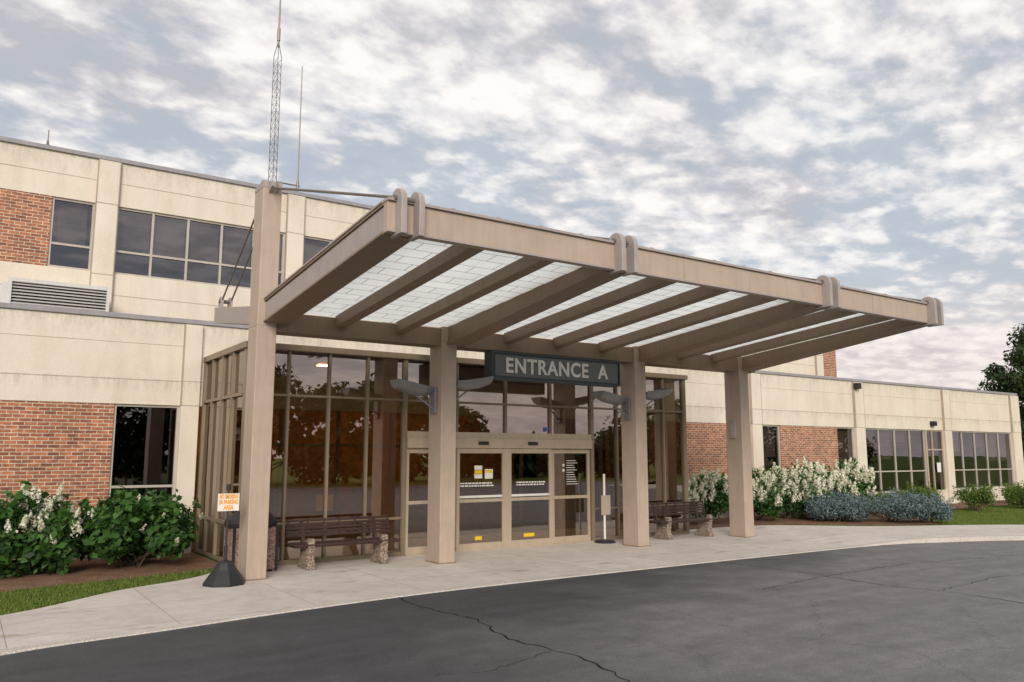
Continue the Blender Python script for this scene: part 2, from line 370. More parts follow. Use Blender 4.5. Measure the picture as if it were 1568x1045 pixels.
vs=[];fs=[]
for k in range(n):
    vs.append((O[k].x,O[k].y,.004)); vs.append((O[k].x*1.6-6,-34,.004))
for k in range(n-1): fs.append((2*k,2*k+1,2*k+3,2*k+2))
mesh('asphalt_road',vs,fs,'asphalt')
def strip(path,w,z):
    vs=[];fs=[];P=[]
    for i in range(len(path)-1):
        a=Vector((*path[i],0));b=Vector((*path[i+1],0));k=max(2,int((b-a).length/.10))
        for j in range(k): P.append(a.lerp(b,j/k)+Vector((random.uniform(-1,1),random.uniform(-1,1),0))*.035)
    for i,p in enumerate(P):
        d=(P[min(i+1,len(P)-1)]-P[max(i-1,0)]).normalized(); nn=Vector((-d.y,d.x,0))*w*random.uniform(.3,1)
        vs+=[(p.x+nn.x,p.y+nn.y,z),(p.x-nn.x,p.y-nn.y,z)]
    for i in range(len(P)-1): fs.append((2*i,2*i+1,2*i+3,2*i+2))
    return vs,fs
V_=[];F_=[]
for path,wd in [([(1.25,-2.95),(1.15,-3.9),(1.35,-5.0),(1.05,-6.2),(1.25,-7.2),(1.0,-8.3),(.9,-10)],.014),
            ([(8.2,-3.0),(8.3,-4.98),(8.15,-6.4),(8.4,-7.4),(8.3,-8.6),(8.6,-12)],.013),
            ([(6.2,-5.6),(8.2,-5.3),(11,-5.2),(15,-5.9),(20,-8)],.010),
            ([(1.15,-6.9),(.1,-7.2),(-.5,-7.0)],.005),([(8.3,-7.2),(10.5,-7.0),(13,-7.6),(17,-8.8)],.009),
            ([(10.9,-3.0),(11.2,-4.2),(11,-5.2)],.008),([(13.5,-3.1),(13.8,-5.5),(14.6,-8)],.010)]:
    v_,f_=strip(path,wd,.0085); o=len(V_); V_+=v_; F_+=[tuple(i+o for i in q) for q in f_]
mesh('pavement_cracks',V_,F_,'crack')
mesh('mulch_bed',[(-14,1.0,.008),(-3.5,.75,.008),(-2,1.05,.008),(-.75,1.35,.008),(.05,1.75,.008),(.05,4.5,.008),(-14,4.5,.008)],[tuple(range(7))],'mulch')
mesh('mulch_bed',[(11.9,2.2,.02),(14.0,2.15,.02),(15.8,1.9,.02),(17.5,.6,.02),(19.0,-.6,.02),(20.5,-.9,.02),(21.8,.6,.02),(22.5,2.1,.02),(37,2.6,.02),(37,4.5,.02),(11.9,4.5,.02)],[tuple(range(11))],'mulch')

# ------------------------------------------------------------------ building
B=empty('hospital_building')
Yw=4.39; Yu=6.39
X0=-16.0; X1=37.9
def window(name,x0,x1,z0,z1,y,vm=(),hm=(),frame='frame_w',glass='glass_w',fw=.05,parent=B,blind=None):
    bs=[(x0,x0+fw,y,y+.09,z0,z1),(x1-fw,x1,y,y+.09,z0,z1),(x0+fw,x1-fw,y+.001,y+.089,z0,z0+fw),(x0+fw,x1-fw,y+.001,y+.089,z1-fw,z1)]
    for v in vm: bs.append((v-fw*.5,v+fw*.5,y+.003,y+.086,z0+fw,z1-fw))
    for h in hm: bs.append((x0+fw,x1-fw,y+.006,y+.083,h-fw*.5,h+fw*.5))
    boxes(name+'_frame',bs,frame,parent)
    mesh(name+'_glass',[(x0,y+.05,z0),(x1,y+.05,z0),(x1,y+.05,z1),(x0,y+.05,z1)],[(0,1,2,3)],glass,parent)
    if blind:
        bl=[]
        for a,b_,zb in blind: bl.append((a,b_,y+.2,y+.21,zb,z1))
        boxes(name+'_blind',bl,'blind',parent)
bands=[(X0,X1,Yw,Yw+.25,3.13,4.93)]
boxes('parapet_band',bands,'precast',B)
boxes('lower_coping',[(X0-.05,X1+.05,Yw-.05,Yw+.35,4.93,5.03)],'coping',B,bevel=.008)
pil=[(-.37,.0),(18.3,18.82),(24.4,25.0),(30.95,31.5),(37.1,37.9),(-6.6,-6.1),(-12.8,-12.3)]
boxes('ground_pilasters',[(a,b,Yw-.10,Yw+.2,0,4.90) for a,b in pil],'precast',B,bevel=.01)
pl=[];brk=[]
def brickseg(a,b): brk.append((a,b,Yw+.012,Yw+.24,.54,3.13)); pl.append((a,b,Yw-.01,Yw+.24,0,.54))
brickseg(-5.0,-1.66); brickseg(-12.3,-7.4); brickseg(11.9,18.3); brickseg(19.92,23.3)
boxes('brick_infill',brk,'brick',B)
pl+=[(-1.66,-.37,Yw,Yw+.24,0,.6),(-6.1,-5.0,Yw,Yw+.24,0,.6),(-7.4,-6.6,Yw,Yw+.24,0,.6),(18.82,19.92,Yw,Yw+.24,0,.62),(23.3,24.4,Yw,Yw+.24,0,.62),(25.0,30.95,Yw,Yw+.24,0,.6),(31.5,37.1,Yw,Yw+.24,0,.6)]
boxes('plinth',pl,'precast',B)
window('ground_window_a',-1.66,-.37,.6,3.13,Yw+.05,(),(1.42,))
window('ground_window_b',-6.1,-5.0,.6,3.13,Yw+.05,(),(1.42,))
window('ground_window_c',-7.4,-6.6,.6,3.13,Yw+.05,(),(1.42,))
window('ground_window_d',18.82,19.92,.62,3.13,Yw+.05,(),(1.42,),blind=[(18.85,19.9,2.0)])
window('ground_window_e',23.3,24.4,.62,3.13,Yw+.05,(),(1.42,),blind=[(23.3,24.4,1.2)])
window('ground_window_f',25.0,29.5,.6,3.13,Yw+.05,(26.12,27.25,28.37),(1.42,),blind=[(25.1,26.1,2.4),(26.2,27.2,1.9),(27.3,28.3,2.6)])
window('side_door',29.5,30.95,.1,3.13,Yw+.04,(30.1,),(2.3,),frame='doorframe')
boxes('side_door_post',[(29.5,29.6,Yw+.0,Yw+.03,.1,3.13)],'doorframe',B)
boxes('side_door_notice',[(30.3,30.6,Yw+.02,Yw+.03,1.35,1.75)],'white',B)
window('ground_window_g',31.5,37.1,.6,3.13,Yw+.05,(32.6,33.7,34.8,35.9),(1.42,),blind=[(31.6,32.6,2.2),(33.8,34.8,2.4),(35,37,1.8)])
jt=[(X0,0.09,Yw-.004,Yw+.01,3.645,3.66),(11.9,X1,Yw-.004,Yw+.01,3.645,3.66),(X0,0.05,Yw-.004,Yw+.01,4.42,4.43),(11.9,X1,Yw-.004,Yw+.01,4.42,4.43)]
for a,b in pil:
    for x in (a,b): 
        if x>.05 or x<-.05: jt.append((x-.010,x+.010,Yw-.104,Yw+.01,3.13,4.9))
    jt.append((a,b,Yw-.104,Yw-.09,3.12,3.14)); jt.append((a,b,Yw-.104,Yw-.09,3.645,3.66))
boxes('panel_joints',jt,'joint',B)
boxes('lower_roof',[(X0,X1,Yw+.25,26,4.62,4.80)],'roof',B)
boxes('end_walls',[(X1-.25,X1,Yw+.25,26,0,4.92),(X0,X0+.25,Yw+.25,26,0,4.92),(X0+.25,X1-.25,25.8,26,0,4.92)],'precast',B)
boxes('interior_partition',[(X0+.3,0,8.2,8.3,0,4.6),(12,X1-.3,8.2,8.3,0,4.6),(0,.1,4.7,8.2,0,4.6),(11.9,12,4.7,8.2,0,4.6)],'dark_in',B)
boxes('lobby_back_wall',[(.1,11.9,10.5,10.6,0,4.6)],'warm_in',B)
boxes('interior_floor',[(X0+.3,X1-.3,Yw+.25,12,.0,.03)],'floor_in',B)
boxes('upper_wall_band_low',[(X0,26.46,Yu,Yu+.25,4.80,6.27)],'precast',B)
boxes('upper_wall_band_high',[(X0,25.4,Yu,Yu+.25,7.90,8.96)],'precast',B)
boxes('upper_coping',[(X0-.05,26.5,Yu-.06,Yu+.4,8.96,9.06)],'coping',B,bevel=.008)
up=[(-2.07+4.51*k,-1.61+4.51*k) for k in range(-3,7)]
boxes('upper_pilasters',[(a,b,Yu-.09,Yu+.2,4.8,8.94) for a,b in up],'precast',B,bevel=.01)
jt=[(X0,25.4,Yu-.004,Yu+.01,8.445,8.46),(X0,25.4,Yu-.004,Yu+.01,5.75,5.765)]
for a,b in up:
    for x in (a,b): jt.append((x-.010,x+.010,Yu-.094,Yu+.01,4.82,8.94))
    jt.append((a,b,Yu-.094,Yu-.08,7.89,7.91)); jt.append((a,b,Yu-.094,Yu-.08,6.2,6.22))
boxes('upper_joints',jt,'joint',B)
boxes('upper_brick',[(-6.12,-2.95,Yu+.012,Yu+.24,6.27,7.9),(25.45,26.46,Yu-.01,Yu+.24,4.8,8.95),(-15,-10.63,Yu+.012,Yu+.24,6.27,7.9)],'brick',B)
boxes('upper_brick_return',[(26.2,26.46,Yu+.24,20,4.8,8.95)],'brick',B)
window('upper_window_a',-2.95,-2.07,6.27,7.9,Yu+.05,(),(6.83,),blind=[(-2.9,-2.2,6.9)])
window('upper_window_b',-10.63,-6.58,6.27,7.9,Yu+.05,(-9.8,-9,-8.2,-7.4),(6.83,))
for k in range(0,6):
    a=-1.61+4.51*k; b=2.44+4.51*k; st=(b-a)/5
    window('upper_window_c%d'%k,a,b,6.27,7.9,Yu+.05,[a+st*i for i in range(1,5)],(6.83,),blind=[(a+st*i+.03,a+st*(i+1)-.03,random.choice([6.85,6.9,7.0,6.85])) for i in range(5)])
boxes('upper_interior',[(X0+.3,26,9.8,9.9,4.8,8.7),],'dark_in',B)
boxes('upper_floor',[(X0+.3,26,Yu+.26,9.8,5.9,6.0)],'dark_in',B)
boxes('upper_roof',[(X0,26.2,Yu+.25,20,8.66,8.8)],'roof',B)
boxes('upper_end_wall',[(X0,X0+.25,Yu+.25,20,4.8,8.9),(X0+.25,26.2,19.8,20,4.8,8.9)],'precast',B)
boxes('wall_light',[(24.35,24.6,Yw-.30,Yw-.10,4.62,4.85),(29.9,30.15,Yw-.2,Yw,3.3,3.5)],'black',B,bevel=.02)
tube('roof_vent_pipe',[((32.0,8,4.8),(32.0,8,5.35)),((32.0,8,5.35),(32.3,8,5.35))],.06,'steel',B)
tube('roof_finial',[((-3.12,6.6,9.05),(-3.12,6.6,9.5))],.012,'rod',B)
revolve('roof_finial_base',[(.05,0),(.07,.05),(.03,.12),(.02,.2)],(-3.12,6.6,9.05),'rod',B,n=10)

U=empty('rooftop_louver_unit')
prism_x('housing',[([(5.25,5.03),(5.25,5.68),(6.3,5.68),(6.3,5.03)],-3.68,-1.80)],'louver',U)
prism_x('sloped_side',[([(5.22,5.03),(5.22,5.60),(5.3,5.60),(5.3,5.03)],-3.80,-3.68)],'louver',U)
boxes('louver_frame',[(-3.68,-1.80,5.13,5.25,5.62,5.70),(-3.68,-1.80,5.13,5.25,5.03,5.09),(-3.68,-3.62,5.13,5.25,5.09,5.62),(-1.86,-1.80,5.13,5.25,5.09,5.62)],'louver',U)
boxes('louver_back',[(-3.62,-1.86,5.238,5.248,5.09,5.62)],'dark_in',U)
prism_x('louver_blades',[([(5.14,5.10+i*.066),(5.15,5.095+i*.066),(5.235,5.145+i*.066),(5.225,5.15+i*.066)],-3.62,-1.86) for i in range(8)],'louver',U)

# ------------------------------------------------------------------ vestibule
Vb=empty('entrance_vestibule')
Yv=1.32; xa,xb=.12,11.85; zt=4.21
F=[];fw=.045
def vm(x,z0,z1,wd=fw): F.append((x-wd/2,x+wd/2,Yv-.06,Yv+.07,z0,z1))
for x in (xa+.04,xb-.04): vm(x,.0,zt-.12,.11)
for x in (.95,1.78,2.61,9.4,10.22,11.03): vm(x,.1,zt-.12)
for x in (3.47,8.58): vm(x,.0,zt-.12,.09)
for x in (4.74,6.03,7.31): vm(x,2.57,zt-.12)
for a,b in ((xa+.1,3.42),(8.63,xb-.1)):
    for z in (3.22,.78): F.append((a,b,Yv-.054,Yv+.062,z-.022,z+.022))
    F.append((a,b,Yv-.057,Yv+.065,0,.1))
F.append((3.52,8.53,Yv-.054,Yv+.062,3.198,3.242))
boxes('curtain_wall_frame',F,'frame',Vb)
boxes('vestibule_fascia',[(xa-.06,xb+.06,Yv-.12,Yv+.1,zt-.12,zt),(xa-.06,xa+.1,Yv+.1,Yw,zt-.12,zt),(xb-.1,xb+.06,Yv+.1,Yw,zt-.12,zt)],'frame',Vb,bevel=.006)
boxes('vestibule_roof',[(xa+.1,xb-.1,Yv+.1,Yw,zt-.10,zt-.02)],'roof',Vb)
boxes('vestibule_ceiling',[(xa+.1,xb-.1,Yv+.1,10.4,zt-.18,zt-.11)],'floor_in',Vb)
mesh('front_glass',[(xa,Yv,.05),(3.47,Yv,.05),(3.47,Yv,zt-.1),(xa,Yv,zt-.1),(8.58,Yv,.05),(xb,Yv,.05),(xb,Yv,zt-.1),(8.58,Yv,zt-.1),(3.47,Yv,2.5),(8.58,Yv,2.5),(8.58,Yv,zt-.1),(3.47,Yv,zt-.1)],[(0,1,2,3),(4,5,6,7),(8,9,10,11)],'glass_v',Vb)
S=[]
for y in (2.1,2.87,3.64): S.append((xa-.04,xa+.09,y-.03,y+.03,.1,zt-.12))
for z in (3.22,.78,.06): S.append((xa-.035,xa+.085,Yv+.08,Yw-.02,z-.03,z+.03))
S.append((xa-.045,xa+.095,Yw-.1,Yw,0,zt-.12))
for y in (2.3,3.3): S.append((xb-.09,xb+.04,y-.03,y+.03,.1,zt-.12))
for z in (3.22,.78,.06): S.append((xb-.085,xb+.035,Yv+.08,Yw-.02,z-.03,z+.03))
boxes('side_wall_frame',S,'frame',Vb)
mesh('side_glass',[(xa+.02,Yv,.05),(xa+.02,Yw,.05),(xa+.02,Yw,zt-.1),(xa+.02,Yv,zt-.1),(xb-.02,Yv,.05),(xb-.02,Yw,.05),(xb-.02,Yw,zt-.1),(xb-.02,Yv,zt-.1)],[(0,1,2,3),(4,5,6,7)],'glass_s',Vb)
boxes('door_header',[(3.52,8.53,Yv-.11,Yv+.08,2.22,2.44),(3.52,8.53,Yv-.075,Yv+.07,2.44,2.57)],'doorframe',Vb,bevel=.006)
D=[]
def door(x0,x1,y,mid=1.08,wd=.07):
    D.append((x0,x0+wd,y-.03,y+.03,.03,2.21)); D.append((x1-wd,x1,y-.03,y+.03,.03,2.21))
    D.append((x0+wd,x1-wd,y-.028,y+.028,2.11,2.21)); D.append((x0+wd,x1-wd,y-.028,y+.028,.03,.17)); D.append((x0+wd,x1-wd,y-.028,y+.028,mid-.035,mid+.035))
    mesh('door_glass',[(x0,y,.05),(x1,y,.05),(x1,y,2.2),(x0,y,2.2)],[(0,1,2,3)],'glass_v',Vb)
door(3.53,4.70,Yv+.02); door(4.72,5.98,Yv-.06); door(6.08,7.30,Yv-.06); door(7.36,8.52,Yv+.02)
D.append((5.98,6.08,Yv-.09,Yv+.07,0,2.22)); D.append((3.52,8.53,Yv-.1,Yv+.1,.012,.03))
boxes('sliding_doors',D,'doorframe',Vb)
boxes('door_sensor',[(5.25,5.5,Yv-.17,Yv-.11,2.30,2.37),(6.6,6.85,Yv-.17,Yv-.11,2.30,2.37)],'black',Vb,bevel=.01)
yd=Yv-.066
boxes('door_stripe',[(4.79,5.91,yd-.004,yd,1.14,1.19),(6.15,7.23,yd-.004,yd,1.14,1.19)],'white',Vb)
dt=[(7.68,7.74,Yv-.006,Yv-.001,1.80,1.86),(7.68,7.74,Yv-.006,Yv-.001,1.68,1.74)]
for i in range(11): dt.append((7.80,7.80+random.uniform(.18,.36),Yv-.006,Yv-.001,1.93-i*.055,1.943-i*.055))
boxes('door_hours_text',dt,'white',Vb)
boxes('door_sticker_yellow',[(5.18,5.38,yd-.004,yd,1.66,1.74),(5.2,5.38,yd-.004,yd,.23,.31),(6.5,6.8,yd-.004,yd,.23,.31),(5.46,5.64,yd-.006,yd-.004,1.68,1.74)],'yellow',Vb)
boxes('door_sticker_white',[(5.18,5.38,yd-.004,yd,1.75,1.84),(5.18,5.38,yd-.004,yd,1.56,1.65),(5.45,5.66,yd-.004,yd,1.55,1.76)],'white',Vb)
dt=[]
for i,zz_ in enumerate((1.44,1.385)):
    x=6.3
    while x<7.1:
        wl=random.uniform(.03,.10); dt.append((x,x+wl,yd-.004,yd,zz_,zz_+.03)); x+=wl+.02
    x=4.82
    while x<5.6:
        wl=random.uniform(.03,.10); dt.append((x,x+wl,yd-.004,yd,zz_,zz_+.03)); x+=wl+.02
boxes('door_lettering',dt,'white',Vb)
boxes('access_sticker',[(7.12,7.22,Yv-.012,Yv-.004,2.62,2.72)],'blue',Vb)
IN=[]
for x in (.5,1.9,3.3,4.7,6.05,7.4,8.7,10.1,11.6): IN.append((x-.03,x+.03,4.45,4.55,0,4.1))
for z in (2.3,3.3): IN.append((.2,11.8,4.46,4.54,z-.03,z+.03))
boxes('inner_frame',IN,'frame',Vb)
boxes('ceiling_lamps',[(x,x+.6,y,y+.18,4.01,4.025) for x in (1.2,3.2,5.4,7.6,9.8) for y in (6.2,8.6)]+[(x,x+.25,2.7,2.9,4.01,4.025) for x in (2.1,5.3,8.5)],'lamp',Vb)
boxes('reception_desk',[(3,6,8.2,8.9,0,1.1),(8.5,10.5,7.5,7.9,0,2.2),(1.2,1.9,7,7.3,0,1.9)],'warm_in',Vb)
boxes('lobby_notice',[(1.4,2.1,6.9,6.95,1.0,1.6),(4.2,4.7,8.15,8.19,.5,.95),(9.0,9.6,7.42,7.46,1.1,1.7)],'yellow',Vb)

# ------------------------------------------------------------------ canopy
C=empty('entrance_canopy')
CX=[0,3.65,8.79,12.44]
cw,cd=.17,.255
boxes('columns',[(x-cw,x+cw,-cd,cd,0,4.3) for x in CX],'taupe',C,bevel=.012)
boxes('column_masts',[(x-cw+.004,x+cw-.004,-cd+.004,cd-.004,4.3,6.78) for x in CX],'taupe',C,bevel=.01)
prism_x('mast_caps',[([(-cd,6.78),(cd,6.78),(cd,6.84),(-cd+.05,6.92),(-cd,6.90)],x-cw,x+cw) for x in CX],'gray_metal',C)
boxes('column_base_plates',[(x-cw-.02,x+cw+.02,-cd-.02,cd+.02,.0,.03) for x in CX],'taupe_dark',C)
bo=.16;bh=.19
pr=[];fl=[]
for i,x in enumerate(CX):
    b0=4.36 if i in(0,) else 4.24
    pr.append(([(-5.0,4.86),(-5.0,5.20),(0,4.70),(0,b0)],x+bo-bh,x+bo+bh))
    fl.append(([(-5.0,5.20),(-5.0,5.235),(.25,4.71),(.25,4.675)],x+bo-bh-.035,x+bo+bh+.035))
    fl.append(([(-5.0,4.83),(-5.0,4.86),(0,b0+.0),(0,b0-.03)],x+bo-bh-.035,x+bo+bh+.035))
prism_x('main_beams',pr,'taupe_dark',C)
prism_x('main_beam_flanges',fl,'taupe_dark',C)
prism_x('end_beam_fascia',[([(-5.0,4.87),(-5.0,5.19),(-.0,4.67),(-.0,4.375)],CX[0]+bo-bh-.012,CX[0]+bo-bh-.002)],'gray_metal',C)
prism_x('end_beam_cap',[([(-5.0,5.236),(-5.0,5.262),(.25,4.737),(.25,4.711)],CX[0]+bo-bh-.05,CX[0]+bo+bh+.035)],'gray_metal',C)
prism_x('back_beams',[([(.1,4.36),(.1,4.68),(2.75,5.06),(2.75,4.74)],x-.16,x+.16) for x in CX],'gray_metal',C)
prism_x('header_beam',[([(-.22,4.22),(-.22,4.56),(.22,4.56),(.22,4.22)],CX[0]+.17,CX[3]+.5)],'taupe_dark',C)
raf=[]
divs=[3,4,3]
for k in range(3):
    a=CX[k]+bo; b=CX[k+1]+bo
    for j in range(1,divs[k]):
        x=a+(b-a)*j/divs[k]
        raf.append(([(-5.0,4.86),(-5.0,5.06),(-.2,4.60),(-.2,4.40)],x-.11,x+.11))
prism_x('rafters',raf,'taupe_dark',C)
mesh('translucent_panels',[(CX[0]+bo,-.15,4.59),(CX[3]+bo,-.15,4.59),(CX[3]+bo,-5.02,5.052),(CX[0]+bo,-5.02,5.052)],[(0,1,2,3)],'panel',C)
xe=CX[3]+bo+bh+.06; xs=CX[0]+bo-bh-.02
boxes('front_fascia',[(xs,xe,-5.12,-5.003,4.84,5.24)],'taupe',C,bevel=.006)
boxes('fascia_cap',[(xs-.01,xe+.01,-5.16,-4.98,5.24,5.275),(xs,xe,-5.135,-5.12,4.84,4.87)],'gray_metal',C)
boxes('fascia_joints',[(x-.005,x+.005,-5.124,-5.115,4.87,5.24) for x in (1.9,5.2,6.8,10.5)],'joint',C)
boxes('cap_clips',[(x-.03,x+.03,-5.13,-5.03,5.275,5.30) for x in np.arange(.9,12.6,.72)],'gray_metal',C)
def rounded(y0,y1,z0,z1,r=.1,n=7):
    ym=(y0+y1)/2; R=(y1-y0)/2
    pts=[(y0,z0),(y1,z0)]
    for i in range(n+1):
        t=math.pi*i/n; pts.append((ym+R*math.cos(t),z1-R+R*math.sin(t)))
    return pts
pl=[]
for x in CX:
    xc=x+bo+.06
    for s_ in (-1,1): pl.append((rounded(-5.30,-4.97,4.80,5.41),xc+s_*.125-.04,xc+s_*.125+.04))
prism_x('end_brackets',pl,'gray_metal',C,bevel=.008)
rods=[];pins=[]
for x in CX:
    xc=x+bo+.06
    for s_ in (-1,1):
        rods.append(((x+s_*.05,-.2,6.80),(xc+s_*.03,-5.1,5.32)))
    for s_ in (-1,1): rods.append(((x+s_*.09,.2,6.55),(x+s_*.09,2.55,5.12)))
    pins.append(((xc-.2,-5.14,5.28),(xc+.2,-5.14,5.28)))
    pins.append(((x-.13,2.55,5.16),(x+.13,2.55,5.16)))
tube('tie_rods',rods,.018,'rod',C)
tube('pins',pins,.04,'rod',C,n=12)
pl=[]
for x in CX:
    for s_ in (-1,1):
        pl.append((rounded(2.42,2.68,4.98,5.26),x+s_*.09-.02,x+s_*.09+.02))
        pl.append(([(-.26,6.68),(-.44,6.76),(-.44,6.84),(-.26,6.90)],x+s_*.06-.015,x+s_*.06+.015))
prism_x('clevis_plates',pl,'gray_metal',C)
boxes('column_box',[(CX[3]-cw-.05,CX[3]-cw,-.08,.08,2.5,3.0),],'gray_metal',C,bevel=.01)

# ------------------------------------------------------------------ entrance sign
S_=empty('entrance_sign')
boxes('cabinet',[(4.64,8.14,-.26,.02,3.62,4.20)],'sign_edge',S_,bevel=.01)
boxes('face',[(4.72,8.06,-.275,-.262,3.69,4.13)],'sign',S_)
boxes('frame_trim',[(4.64,8.14,-.285,-.262,3.62,3.655),(4.64,8.14,-.285,-.262,4.165,4.20),(4.64,4.675,-.285,-.262,3.655,4.165),(8.105,8.14,-.285,-.262,3.655,4.165)],'sign_edge',S_)
def text(name,s,loc,size,mat,parent,width=None,rot=(math.radians(90),0,0),ext=.006,off=0,space=1.0):
    cu=bpy.data.curves.new(name,'FONT'); cu.body=s; cu.size=size; cu.extrude=ext; cu.offset=off; cu.align_x='CENTER'; cu.align_y='CENTER'; cu.space_character=space
    ob=bpy.data.objects.new(name,cu); COL.objects.link(ob); ob.location=loc; ob.rotation_euler=rot; cu.materials.append(M[mat]); ob.parent=parent
    bpy.context.view_layer.update()
    if width: 
        k=width/ob.dimensions.x; ob.scale=(k,1,1)
    return ob
text('lettering','ENTRANCE  A',(6.36,-.283,3.905),.43,'letters',S_,2.78,off=.011,space=1.1)

# ------------------------------------------------------------------ column up-lights
def uplight(x,y,z,sx):
    e=empty('column_uplight')
    ln=.80; n=12; vs=[];fs=[]
    x0=x+sx*.20; x1=x0+sx*ln
    st=[(x0,.16,.13,0),(x0+sx*.25*ln,.22,.20,.02),(x0+sx*.7*ln,.24,.21,.08),(x1,.21,.17,.13)]
    for xx,ry,rz,dz in st:
        for q in (0,.014):
            for i in range(n+1):
                t=math.pi+math.pi*i/n; vs.append((xx,y+(ry-q)*math.cos(t),z+(rz-q)*math.sin(t)+dz))
    m_=n+1
    for k in range(3):
        for q in range(2):
            a=(k*2+q)*m_; b=((k+1)*2+q)*m_
            for i in range(n): fs.append((a+i,a+i+1,b+i+1,b+i))
    for k in (0,3):
        a=k*2*m_; 
        fs.append(tuple(a+i for i in range(m_)))
    mesh('reflector_shell',vs,fs,'steel',e,smooth=False)
    tube('bracket_arm',[((x+sx*.17,0,z-.10),(x0+sx*.05,y,z-.05)),((x+sx*.17,0,z-.45),(x0+sx*.40,y,z-.12))],.02,'steel',e)
    boxes('mount_box',[(min(x+sx*.17,x+sx*.23),max(x+sx*.17,x+sx*.23),-.1,.1,z-.52,z+.0)],'steel',e,bevel=.01)
uplight(3.65,-.12,3.54,1); uplight(3.65,.12,3.40,-1); uplight(8.79,-.12,3.54,1); uplight(8.79,.12,3.40,-1)

# ------------------------------------------------------------------ benches
def bench(x0,yc):
    e=empty('park_bench')
    W=2.1
    for lx in (x0+.32,x0+W-.32):
        prism_x('concrete_leg',[([(yc-.27,.012),(yc+.27,.012),(yc+.25,.1),(yc+.14,.2),(yc+.16,.40),(yc-.24,.40),(yc-.2,.2),(yc-.27,.1)],lx-.075,lx+.075)],'agg',e,bevel=.015)
        prism_x('back_support',[([(yc+.17,.40),(yc+.25,.40),(yc+.36,.86),(yc+.31,.86)],lx-.03,lx+.03)],'wood',e)
        prism_x('arm_block',[([(yc-.26,.40),(yc-.12,.40),(yc-.14,.56),(yc-.25,.56)],lx-.06,lx+.06)],'agg',e,bevel=.015)
    boxes('seat',[(x0,x0+W,yc-.26+i*.105,yc-.26+i*.105+.085,.43,.465) for i in range(5)],'wood',e,bevel=.008)
    b=[]
    for i in range(5):
        z=.56+i*.067; y=yc+.215+i*.018
        b.append((x0,x0+W,y,y+.03,z,z+.048))
    boxes('backrest',b,'wood',e,bevel=.006)
    boxes('back_stiles',[(x0+t*W-.015,x0+t*W+.015,yc+.26,yc+.28,.55,.88) for t in (.02,.2,.35,.5,.65,.8,.98)],'wood',e)
    boxes('seat_rail',[(x0+.03,x0+W-.03,yc-.24,yc+.24,.405,.43)],'wood',e)
    return e
bench(.86,.62); bench(9.98,.66)

# ------------------------------------------------------------------ trash bin
T=empty('trash_bin')
bx,by=.22,.90
boxes('body_panels',[(bx-.38,bx+.38,by-.33,by+.33,.05,.80)],'agg_bin',T,bevel=.03)
boxes('body_ribs',[(bx+sx_*.38-.02,bx+sx_*.38+.02,by-.35,by-.31,.03,.82) for sx_ in (-1,1)],'black',T)
boxes('base',[(bx-.33,bx+.33,by-.29,by+.29,.0,.05)],'black',T)
revolve('lid',[(.45,.80),(.46,.87),(.44,.93),(.33,1.03),(.14,1.09),(.02,1.10)],(bx,by,0),'black',T,n=4*8)
boxes('lid_opening',[(bx-.15,bx+.15,by-.48,by-.38,.86,.98)],'dark_in',T,bevel=.01)

# ------------------------------------------------------------------ no smoking sign post
E=empty('no_smoking_sign')
px_,py_=-.56,-.42
revolve('weighted_base',[(.335,0),(.335,.04),(.30,.09),(.19,.24),(.13,.34),(.10,.36),(.03,.38)],(px_,py_,.014),'black',E,n=8)
tube('post',[((px_,py_,.35),(px_,py_,1.60)),((px_,py_,1.50),(px_,py_,1.60),.035,.035),((px_,py_,.36),(px_,py_,.62),.03,.03)],.017,'black',E)
boxes('sign_plate',[(px_-.17,px_+.17,py_-.035,py_-.02,1.17,1.45)],'white',E,bevel=.004)
for i,(t_) in enumerate(('NO SMOKING','IN PARKING','AREA')):
    text('sign_text',t_,(px_,py_-.037,1.40-i*.088),.095,'orange',E,.30 if i<2 else .16,ext=.001,off=.004)
Q=empty('stanchion_sign')
qx,qy=8.6,.88
revolve('round_base',[(.25,0),(.25,.03),(.22,.05),(.05,.07),(.03,.08)],(qx,qy,.013),'black',Q)
tube('white_post',[((qx,qy,.08),(qx,qy,1.62))],.028,'white',Q,n=12)
boxes('notice_board',[(qx-.13,qx+.15,qy-.05,qy-.03,.66,1.12)],'blind',Q,bevel=.004)

# ------------------------------------------------------------------ antennas
A=empty('radio_tower')
ax,ay=2.83,9.0; R=.13; seg=[]
P3=[(ax+R*math.cos(t),ay+R*math.sin(t)) for t in (.3,.3+2.094,.3+4.189)]
zb,ztop=8.8,14.1
for p in P3: seg.append(((p[0],p[1],zb),(p[0],p[1],ztop),.012,.010))
z=zb
while z<ztop-.25:
    for i in range(3):
        a=P3[i];b=P3[(i+1)%3]
        seg.append(((a[0],a[1],z),(b[0],b[1],z+.25),.005,.005)); seg.append(((a[0],a[1],z),(b[0],b[1],z),.005,.005))
    z+=.25
for p in P3: seg.append(((p[0],p[1],ztop),(ax,ay,ztop+.5),.012,.012))
tube('lattice',seg,.01,'rod',A,n=5)
tube('top_mast',[((ax,ay,ztop+.3),(ax,ay,17.5),.03,.018),((ax,ay,ztop+.5),(ax,ay,ztop+.9),.05,.05)],.02,'rod',A)
A2=empty('whip_antenna')
wx,wy=3.6,9.0
tube('whip',[((wx,wy,8.8),(wx,wy,14.0),.022,.014),((wx,wy,8.8),(wx,wy,10.3),.04,.04),((ax+.1,wy,10.15),(wx+.06,wy,10.15),.022,.022),((ax+.1,wy,9.75),(wx,wy,10.1),.01,.01)],.02,'rod',A2)

